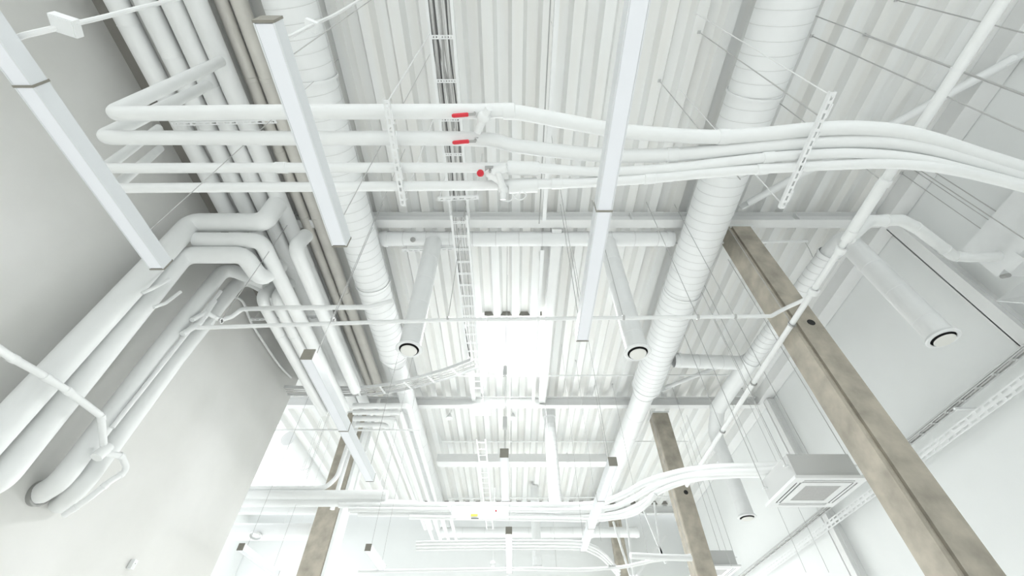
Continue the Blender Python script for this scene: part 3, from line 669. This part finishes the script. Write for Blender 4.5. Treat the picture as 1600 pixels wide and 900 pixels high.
# cables in the ladders
for i in range(11):
    x = TX-.115+.023*i; m = (GREYM, LGREY, GREYM, BLACKC, LGREY, GREYM, GREYM, LGREY, GREYM, BLACKC, GREYM)[i]
    pts = [P(x+random.uniform(-.02, .02), y, 5.765+random.uniform(0, .02)) for y in (-1.4, -.4, .4, 1.1, 1.6, 2.2, 2.8, 3.4)]
    cable('tray_cable', 'cable lying along the wide ladder at top centre', pts, random.choice((.007, .009, .011)), m, 'cables in the wide ladder at top centre')
cable('tray_cable', 'thick dark cable slanting across the wide ladder at top centre', [P(TX-.13, .3, 5.80), P(TX-.10, 1.0, 5.80), P(TX+.0, 1.7, 5.80), P(TX+.04, 2.3, 5.79)], .016, GREYM)
cable('tray_cable', 'dark cable on the left edge of the wide ladder at top centre', [P(TX-.12, .4, 5.79), P(TX-.13, 1.0, 5.79), P(TX-.10, 1.7, 5.79)], .014, BLACKC)
for i in range(8):
    x = TX+.02-.09+.024*i
    pts = [P(x+random.uniform(-.014, .014), y, 5.562+random.uniform(0, .02)) for y in (3.6, 4.1, 4.7, 5.4, 6.2, 7.0, 7.6)]
    cable('tray_cable', 'cable lying along the long ladder left of the roof light', pts, random.choice((.006, .008)), (LGREY, GREYM, LGREY, LGREY)[i % 4], 'cables in the long ladder by the roof light')
cable('tray_cable', 'dark cable hugging the left rail of the long ladder by the roof light', [P(TX-.10, 3.9, 5.585), P(TX-.075, 4.6, 5.585), P(TX-.10, 5.3, 5.585), P(TX-.08, 6.2, 5.585), P(TX-.05, 7.0, 5.585)], .013, BLACKC)
# end hood of the ladder
b = MB().box(-.98, 9.45, 5.85, -.55, 9.75, 6.0).tube([P(-.76, 9.6, 6.0), P(-.76, 9.6, DH(-.76))], .006, 6); tag(b.build('tray_end_box', WMETAL, None, 0), 'white box at the end of the long cable ladder, by the second beam', 'box')
# narrow perforated tray right of the roof light
def wall_tray(label, x, y0, y1, z, h, n, group):
    t = thing('perforated_tray', label, 'cable tray', P(x, (y0+y1)/2, z), group)
    MB().perforated(P(x, y0, z), P(x, y1, z), h, .004, n, up=(1, 0, 0), web=.55).build('side_rail', WMETAL, t, 0)
    MB().box(x, y0, z-h/2, x+.06, y1, z-h/2+.004).build('base', WMETAL, t, 0)
    return t
for y0, y1 in ((-1.5, 3.9), (4.5, 9.4)):
    t = wall_tray('slim perforated cable tray between the cable ladder and the centre lamp' if y0 < 0 else 'slim perforated cable tray along the right edge of the roof light', .50, y0, y1, 5.95, .07, int((y1-y0)*9), 'slim perforated trays')
    for q in (.12, .5, .9):
        y = y0+(y1-y0)*q; MB().tube([P(.53, y, 5.95), P(.53, y, DH(.53))], .005, 6).build('hanger', WIREW, t)
tag(MB().tube([P(.455, -1.5, 6.0), P(.455, 4.0, 6.0)], .008, 6).build('tray_cable', GREYM), 'single dark cable alongside the slim perforated tray', 'cable')
# right wall ladder tray and perforated strip
t = ladder('cable_ladder', 'cable ladder with grey cables running along the right wall', P(6.66, .5, 3.55), P(6.66, 16.5, 3.47), .16, .32, .03, 4, m=GREYP)
for i in range(4):
    cable('tray_cable', ('grey cable in the right wall ladder, nearest the wall', 'grey cable in the right wall ladder, second from the wall', 'grey cable in the right wall ladder, third from the wall', 'grey cable in the right wall ladder, nearest the room')[i],
          [P(6.72-.04*i+random.uniform(-.008, .008), y, 3.57-.005*y+random.uniform(0, .012)) for y in (.6, 2.2, 3.8, 5.4, 7.0, 9.3, 12.0, 16.0)], .011, (GREYM, LGREY, BLACKC, LGREY)[i], 'cables in the right wall ladder')
t = thing('perforated_tray', 'white perforated cable tray on the right wall below the ladder', 'cable tray', P(6.7, 5, 3.3))
for z, n in ((3.36, 95), (3.285, 95)):
    MB().perforated(P(6.72, .5, z), P(6.72, 16.5, z-.06), .075, .003, 99, up=(1, 0, 0), web=.38).build('slotted_side', WMETAL, t, 0)
for y in (1.2, 3.4, 5.6, 7.8): MB().box(6.62, y, 3.475, 6.95, y+.04, 3.505).build('wall_bracket', WMETAL, t, 0)

# ------------------------------------------------------------------ hanging ceiling cassette unit
def cassette(x0, y0, z, w, label, group):
    t = thing('air_conditioner_unit', label, 'air conditioner', P(x0+w/2, y0+w/2, z), group)
    x1, y1 = x0+w, y0+w
    MB().box(x0+.06, y0+.05, z+.035, x1-.06, y1-.05, z+.33).build('body', GREYP, t, 0)
    b = MB(); f = .035
    iw = .23
    b.box(x0, y0, z, x1, y0+.07, z+f).box(x0, y1-.07, z, x1, y1, z+f).box(x0, y0+.07, z, x0+.07, y1-.07, z+f).box(x1-.07, y0+.07, z, x1, y1-.07, z+f)
    b.box(x0+.14, y0+.14, z, x1-.14, y0+iw, z+f).box(x0+.14, y1-iw, z, x1-.14, y1-.14, z+f).box(x0+.14, y0+iw, z, x0+iw, y1-iw, z+f).box(x1-iw, y0+iw, z, x1-.14, y1-iw, z+f)
    for sx in (x0+.07, x1-.14):
        for sy in (y0+.07, y1-.14): b.box(sx, sy, z, sx+.07, sy+.07, z+f)
    b.build('panel_frame', WMETAL, t, 0)
    for k, (ax, ay, bx, by) in enumerate(((x0+.14, y0+.07, x1-.14, y0+.14), (x0+.14, y1-.14, x1-.14, y1-.07), (x0+.07, y0+.14, x0+.14, y1-.14), (x1-.14, y0+.14, x1-.07, y1-.14))):
        sl = MB().box(ax, ay, z+.008, bx, by, z+.012).build('air_slot', DARK, t, 0)
        c = P((ax+bx)/2, (ay+by)/2, z+.004); hx, hy = (bx-ax)/2-.004, (by-ay)/2-.02
        if k < 2: MB().obox(c, (1, 0, 0), (0, 1, -.5), (0, .5, 1), hx, .010, .003).build('louvre', WMETAL, sl, 0)
        else: MB().obox(c, (1, 0, -.5), (0, 1, 0), (.5, 0, 1), .010, (by-ay)/2-.004, .003).build('louvre', WMETAL, sl, 0)
    MB().box(x0+iw, y0+iw, z+.006, x1-iw, y1-iw, z+.02).build('intake_grille', GRILL, t, 0)
    for sx in (x0+.03, x1-.03):
        for sy in (y0+.12, y1-.12):
            hr = MB().tube([P(sx, sy, z+.2), P(sx, sy, DH(sx))], .0055, 6).build('hanger_rod', WIRE, t)
            MB().box(sx-.03, sy-.02, z+.2, sx+.045, sy+.02, z+.215).build('hanger_lug', WMETAL, hr, 0)
    return t
cassette(3.50, 5.26, 2.30, .92, 'square ceiling cassette air conditioner hanging behind the near column', 'ceiling cassette air conditioners')
cassette(4.22, 11.0, 2.84, .92, 'partly visible ceiling cassette air conditioner at the bottom edge by the second column', 'ceiling cassette air conditioners')

# ------------------------------------------------------------------ pipe bundle at the bottom
G = 'pipes of the low bundle'
BY = {0: 9.4, 930: 9.4, 960: 9.2, 985: 8.8, 1010: 8.4, 1040: 7.9, 1075: 7.4, 1110: 6.9, 1180: 6.2, 1238: 5.75}
def by(u):
    k = sorted(BY)
    for a, b in zip(k, k[1:]):
        if a <= u <= b: return BY[a]+(BY[b]-BY[a])*(u-a)/(b-a)
    return BY[k[-1]]
def bl(lst, dy=0): return [aty(u, v, by(u)+dy) for u, v in lst]
pipe('bundle_pipe', 'topmost white pipe of the low bundle, curving up to the air conditioner', bl([(530, 789), (700, 789), (850, 789), (930, 787), (975, 772), (1010, 753), (1060, 738), (1110, 731), (1180, 729), (1238, 727)]), .060, soft=True, group=G)
pipe('bundle_pipe', 'second white pipe of the low bundle, below its topmost pipe', bl([(545, 796), (780, 797), (935, 796), (985, 781), (1020, 761), (1070, 745), (1120, 738), (1180, 736), (1238, 733)], -.03), .052, soft=True, group=G)
pipe('bundle_pipe', 'third white pipe of the low bundle, sagging below the second', bl([(560, 803), (780, 804), (900, 807), (960, 803), (1000, 788), (1030, 768), (1075, 751), (1130, 743), (1238, 740)], .03), .048, soft=True, group=G)
pipe('bundle_pipe', 'lowest white pipe of the low bundle, looping under the others', bl([(640, 808), (780, 810), (870, 811), (930, 812), (985, 804), (1012, 787), (1024, 772)], -.04), .042, soft=True, group=G)
t = MB().bar(aty(700, 787, 9.25), aty(712, 812, 9.25), .06, .012, up=(0, 1, 0)).build('bundle_strap', WMETAL, None, 0); tag(t, 'white slanting strap across the low pipe bundle', 'strap')
a, c = aty(706, 800, 9.22), aty(794, 800, 9.22)
t = thing('pipe_tray_cover', 'pale cover panel under the low bundle with a small yellow sticker', 'cover', (a+c)/2)
MB().bar(a, c, .012, .24).build('panel', WHITE, t, 0)
MB().obox(aty(741, 805, 9.21), (1, 0, 0), (0, 1, 0), (0, 0, 1), .07, .004, .02).build('sticker', YELLOW, t, 0)
MB().obox(aty(742, 810, 9.21), (1, 0, 0), (0, 1, 0), (0, 0, 1), .075, .004, .009).build('dark_strip', BLACKC, t, 0)
MB().sphere(aty(775, 798, 9.21), .018, 8).build('red_cap', RED, t)
pipe('low_crossing_pipe', 'thick white pipe crossing low at left, upper of the pair', [aty(330, 774, 9.4), aty(605, 774, 9.4)], .105, group='thick low pipes at left', n=22)
pipe('low_crossing_pipe', 'thick white pipe crossing low at left, lower of the pair', [aty(320, 785, 9.45), aty(560, 785, 9.45), aty(650, 789, 9.45)], .085, group='thick low pipes at left', n=22)
pipe('low_crossing_pipe', 'slim white pipe crossing low at left, then turning up along the column', [aty(330, 763, 9.4), aty(420, 763, 9.4), aty(508, 763, 9.4), aty(527, 745, 9.45), aty(545, 690, 9.5), aty(556, 650, 9.5)], .05, rad=.4, n=18)
for i, u in enumerate((470, 590)):
    p = aty(u, 774, 9.4); tag(MB().tube([p, Vector((p.x, p.y, DH(p.x)+EYE))], .006, 6).build('hanger_rod', WIREW), ('thin rod holding the thick low pipes, left of the bottom left column', 'thin rod holding the thick low pipes, right of the bottom left column')[i], 'rod')
pipe('column_conduit', 'white conduit rising close to the bottom left column, right hand one', [P(-3.5, 9.7, 3.6), P(-3.5, 9.7, 6.3)], .04)
pipe('column_conduit', 'white conduit rising close to the bottom left column, left hand one', [P(-3.92, 9.8, 3.6), P(-3.92, 9.8, 6.3)], .05)
# lower far pipes
G = 'curving pipes low in the far bay'
for i in range(3):
    dv = 5*i
    pipe('far_low_pipe', ('uppermost', 'middle', 'lowest')[i]+' of three far pipes curving down beside the third column', zl([(650, 848+dv), (800, 846+dv), (900, 847+dv), (925, 853+dv), (945, 866+dv), (968, 892+dv)], 2.35), .026, soft=True, group=G, n=10)
pipe('far_low_pipe', 'white pipe crossing low at the bottom edge', zl([(560, 893), (800, 889), (900, 890), (970, 886), (1020, 876), (1080, 868)], 2.3), .03, soft=True, n=12)
pipe('far_low_pipe', 'white pipe crossing low at the bottom edge, beside the second column', zl([(985, 868), (1020, 870), (1080, 872)], 2.25), .05, n=12)
pipe('far_low_pipe', 'low white pipe at lower left beyond the concrete wall', [P(-9.5, 11.2, 4.1), P(-4.6, 11.2, 4.1)], .10, n=18)
pipe('far_low_pipe', 'second low white pipe at lower left beyond the concrete wall', [P(-9.5, 12.2, 3.9), P(-4.6, 12.2, 3.9)], .17, n=18)
for i, (x, y, z) in enumerate(((-5.6, 11.2, 4.2), (-5.6, 12.2, 4.07))):
    tag(MB().tube([P(x, y, z-.06), P(x, y, DH(x))], .006, 6).build('hanger_rod', WIREW), ('thin rod holding the slimmer low white pipe in the side bay', 'thin rod holding the thicker low white pipe in the side bay')[i], 'rod')
# ducts of the side bay at left
t = thing('side_bay_duct', 'white round duct rising in the side bay beyond the concrete wall', 'duct', P(-6.3, 13, 5.2))
MB().tube([P(-6.2, 12.5, 6.05), P(-6.2, 12.5, DH(-6.2))], .006, 6).build('hanger', WIREW, t)
MB().tube(fillet([P(-6.2, 11.0, 5.9), P(-6.2, 15.5, 5.9), P(-6.2, 15.9, 4.3)], .4), .2, 24).build('duct_pipe', DUCT, t)
clamp_at(P(-6.2, 12.5, 5.9), (0, 1, 0), .202, t)
t = thing('side_bay_duct', 'white horizontal duct with round inlet in the side bay at lower left', 'duct', P(-6.5, 10.9, 3.5))
MB().tube([P(-5.4, 10.9, 3.6), P(-5.4, 10.9, DH(-5.4))], .006, 6).build('hanger', WIREW, t)
MB().tube([P(-9.4, 10.9, 3.55), P(-4.7, 10.9, 3.55)], .14, 24).build('duct_pipe', DUCT, t)
MB().lathe(P(-5.9, 10.8, 3.42), (0, -.3, -1), [(.0, .02), (.1, .02), (.1, 0), (.13, 0), (.13, .05)], 24).build('round_inlet', WMETAL, t)
# flat pale duct behind second beam
t = thing('flat_duct', 'flat rectangular duct crossing the second bay high up', 'duct', P(0, 13, 6.1))
MB().box(-2.3, 12.6, 6.0, 2.9, 12.95, 6.25).build('duct_body', BEAM, t, 0)
for x in (-1.0, .4, 1.7): MB().box(x-.02, 12.58, 5.98, x+.02, 12.97, 6.27).build('flange', BEAM, t, 0)

# small hoop pendants in the second bay
def hoop(u, label):
    c = aty(u, 654, 11.0); t = thing('cone_spotlight', label, 'lamp', c, 'small cone spotlights in the second bay')
    MB().lathe(c, (0, 0, 1), [(0, 0), (.10, .0), (.105, .01), (.03, .16), (.02, .18), (0, .18)], 20).build('cone_shade', WMETAL, t)
    s = 1 if u < 740 else -1
    MB().tube(smooth_line([c+Vector((0, 0, .17)), c+Vector((s*.12, 0, .42)), c+Vector((s*.4, 0, .55)), c+Vector((s*.75, 0, .42))]), .012, 8).build('curved_arm', WMETAL, t)
    MB().tube([c+Vector((s*.4, 0, .55)), Vector((c.x+s*.4, c.y, DH(c.x+s*.4)+EYE))], .006, 6).build('suspension_wire', WIREW, t)
hoop(702, 'small white cone spotlight on a curved arm, left of the grey connector')
hoop(801, 'small white cone spotlight on a curved arm, right of the grey connector')
c = aty(770, 881, 9.4); t = thing('globe_lamp', 'small white globe lamp on a thin stem at bottom centre', 'lamp', c)
MB().sphere(c, .055, 16).build('globe', WMETAL, t); MB().tube([c, Vector((c.x, c.y, 3.9+EYE))], .006, 6).build('stem', WIREW, t)

# ------------------------------------------------------------------ right wall unit
t = thing('equipment_box', 'white metal box with pipe sockets on the right wall at the frame edge', 'box', P(6.7, 3.2, 4.4))
MB().box(6.55, 2.2, 4.35, WRX, 3.75, 4.95).build('body', WMETAL, t, 0)
c1_ = atx(1567, 400, 6.62)
MB().lathe(c1_+Vector((-.02, 0, 0)), (1, 0, 0), [(.05, 0), (.075, 0), (.075, .03), (.05, .03)], 18).build('socket_ring', STEEL, t)
MB().obox(atx(1583, 411, 6.54), (0, 1, 0), (0, 0, 1), (1, 0, 0), .12, .07, .006).build('service_panel', WMETAL, t, 0)
MB().tube([atx(1566, 432, 6.56), atx(1576, 430, 6.52)], .03, 10).build('pipe_socket', STEEL, t)
t = thing('angled_reflector', 'white angled panel below the box at the right frame edge', 'panel', atx(1600, 460, 6.4))
a, b2, c2_, d2 = atx(1556, 470, 6.62), atx(1620, 425, 6.62), atx(1640, 455, 6.2), atx(1600, 473, 6.2)
m = MB(); nn = (b2-a).cross(d2-a).normalized()*.02
m.add([a, b2, c2_, d2, a+nn, b2+nn, c2_+nn, d2+nn], [(0, 1, 2, 3), (7, 6, 5, 4), (0, 4, 5, 1), (1, 5, 6, 2), (2, 6, 7, 3), (3, 7, 4, 0)])
m.build('panel', WMETAL, t, 0)
MB().bar(P(6.62, 3.0, 4.1), P(WRX, 3.0, 4.1), .04, .04).build('bracket_arm', WMETAL, t, 0)
# free hanging rods at right
G = 'thin rods hanging from the deck at right'
def rod(x, y, z0, label, r=.006, m=WIRE, grp=G):
    z1 = DH(x)
    t = thing('hanging_rod', label, 'rod', P(x, y, z0), grp)
    MB().tube([P(x, y, z0), P(x, y, z1)], r, 8).build('rod', m, t)
    MB().box(x-.02, y-.02, z1-.015, x+.02, y+.02, z1+.004).build('anchor', GREYP, t, 0)
for (u, v), z0, lab, r in (((1268, 56), 2.9, 'long thin rod from above the right strut channel to the right frame edge', .007),
                           ((1356, 56), 2.9, 'dark conduit rod dropping from the deck at upper right', .012),
                           ((1400, 0), 3.93, 'thin rod dropping onto the start of the sprinkler main at upper right', .007),
                           ((1392, 236), 4.2, 'thin rod in front of the right wall, highest of the parallel rods', .007)):
    p = atz(u, v, DECK); rod(p.x, p.y, z0, lab, r)
for (u, v), lab in (((1560, 354), 'thin rod above the box on the right wall, second of the parallel rods'), ((1549, 369), 'thin rod above the box on the right wall, lowest of the parallel rods'), ((1573, 341), 'thick pale rod above the box on the right wall')):
    p = atx(u, v, 6.6); rod(p.x, p.y, p.z-EYE, lab, .008 if 'thick' in lab else .006)
for (u, v), z0, lab in (((1030, 126), 3.66, 'thin rod holding the nearest overhead pipe, right of the centre lamp'), ((1092, 50), 3.55, 'thin rod reaching down to the middle of the right strut channel')):
    p = atz(u, v, DECK); rod(p.x, p.y, z0, lab, .006, grp='rods holding the overhead pipes')
# more long wires in the second bay
for i, (u, v, z0) in enumerate(((905, 600, 2.6), (935, 640, 2.6), (853, 640, 2.5), (965, 640, 2.6), (1015, 640, 2.5), (1062, 640, 2.5), (1148, 640, 2.4), (1175, 640, 2.4), (1130, 530, 3.0))):
    p = atz(u, v, 6.0); rod(p.x, p.y, z0, 'long thin wire in the second bay, '+('left of the drop duct beside the roof light', 'above the right pendant lamp', 'beside the far spiral duct', 'just left of the right spiral duct end', 'in front of the second column', 'right of the second column head', 'left of the sprinkler main end', 'right of the sprinkler main end', 'beneath the spiral branch duct')[i], .004, WIRE, 'long wires in the second bay')
# diagonal far struts behind second column
for i, (a, b2) in enumerate((((1040, 838), (995, 900)), ((1003, 790), (1040, 880)), ((1022, 785), (1034, 870)), ((958, 815), (985, 900)), ((978, 800), (990, 900)))):
    a_, b_ = aty(*a, 13.0), aty(*b2, 13.0)
    tag(MB().bar(a_, b_, .09 if i == 0 else .05, .05).build('far_strut', WMETAL, None, 0), 'white strut left of the second column, '+('thick slanting one', 'thin one meeting the bundle', 'thin upright one', 'one nearest the third column', 'short middle one')[i], 'strut', 'white struts in the far bay')
# orange tag wire
t = thing('tag_wire', 'thin wire with a small orange tag above the spiral branch duct', 'wire', aty(1252, 372, 4.9))
pp = [aty(1238, 364, 4.9), aty(1252, 372, 4.9), aty(1262, 385, 4.9), aty(1270, 402, 4.9)]
MB().tube(smooth_line(pp), .005, 6).build('wire', WIRE, t); MB().sphere(pp[1], .018, 8, sq=(1.3, 1, 1)).build('tag', ORANGE, t)

# motion sensor and wall clips
c = atx(207, 882, WLX+.035); t = thing('motion_sensor', 'white motion sensor on the left wall near the bottom', 'sensor', c)
MB().obox(c, (0, 1, 0), (0, 0, 1), (1, 0, 0), .035, .055, .03).build('housing', WMETAL, t, 0)
MB().sphere(c+Vector((.028, 0, -.025)), .024, 12, sq=(.6, 1, 1)).build('lens', WMETAL, t)
MB().obox(c+Vector((.032, 0, .012)), (0, 1, 0), (0, 0, 1), (1, 0, 0), .006, .003, .002).build('indicator', DARK, t, 0)
for i, (u, v) in enumerate(((79, 150), (242, 378))):
    c = atz(u, v, 2.42)
    tag(MB().obox(c, (1, 0, 0), (0, 1, 0), (0, 0, 1), .02, .02, .012).build('suspension_bracket', WMETAL, None, 0), ('small white bracket beside the middle of the far left lamp', 'small white bracket beside the lower end of the far left lamp')[i], 'bracket', 'lamp suspension brackets')
for i, (u, v) in enumerate(((600, 118), (527, 112), (908, 77))):
    pass
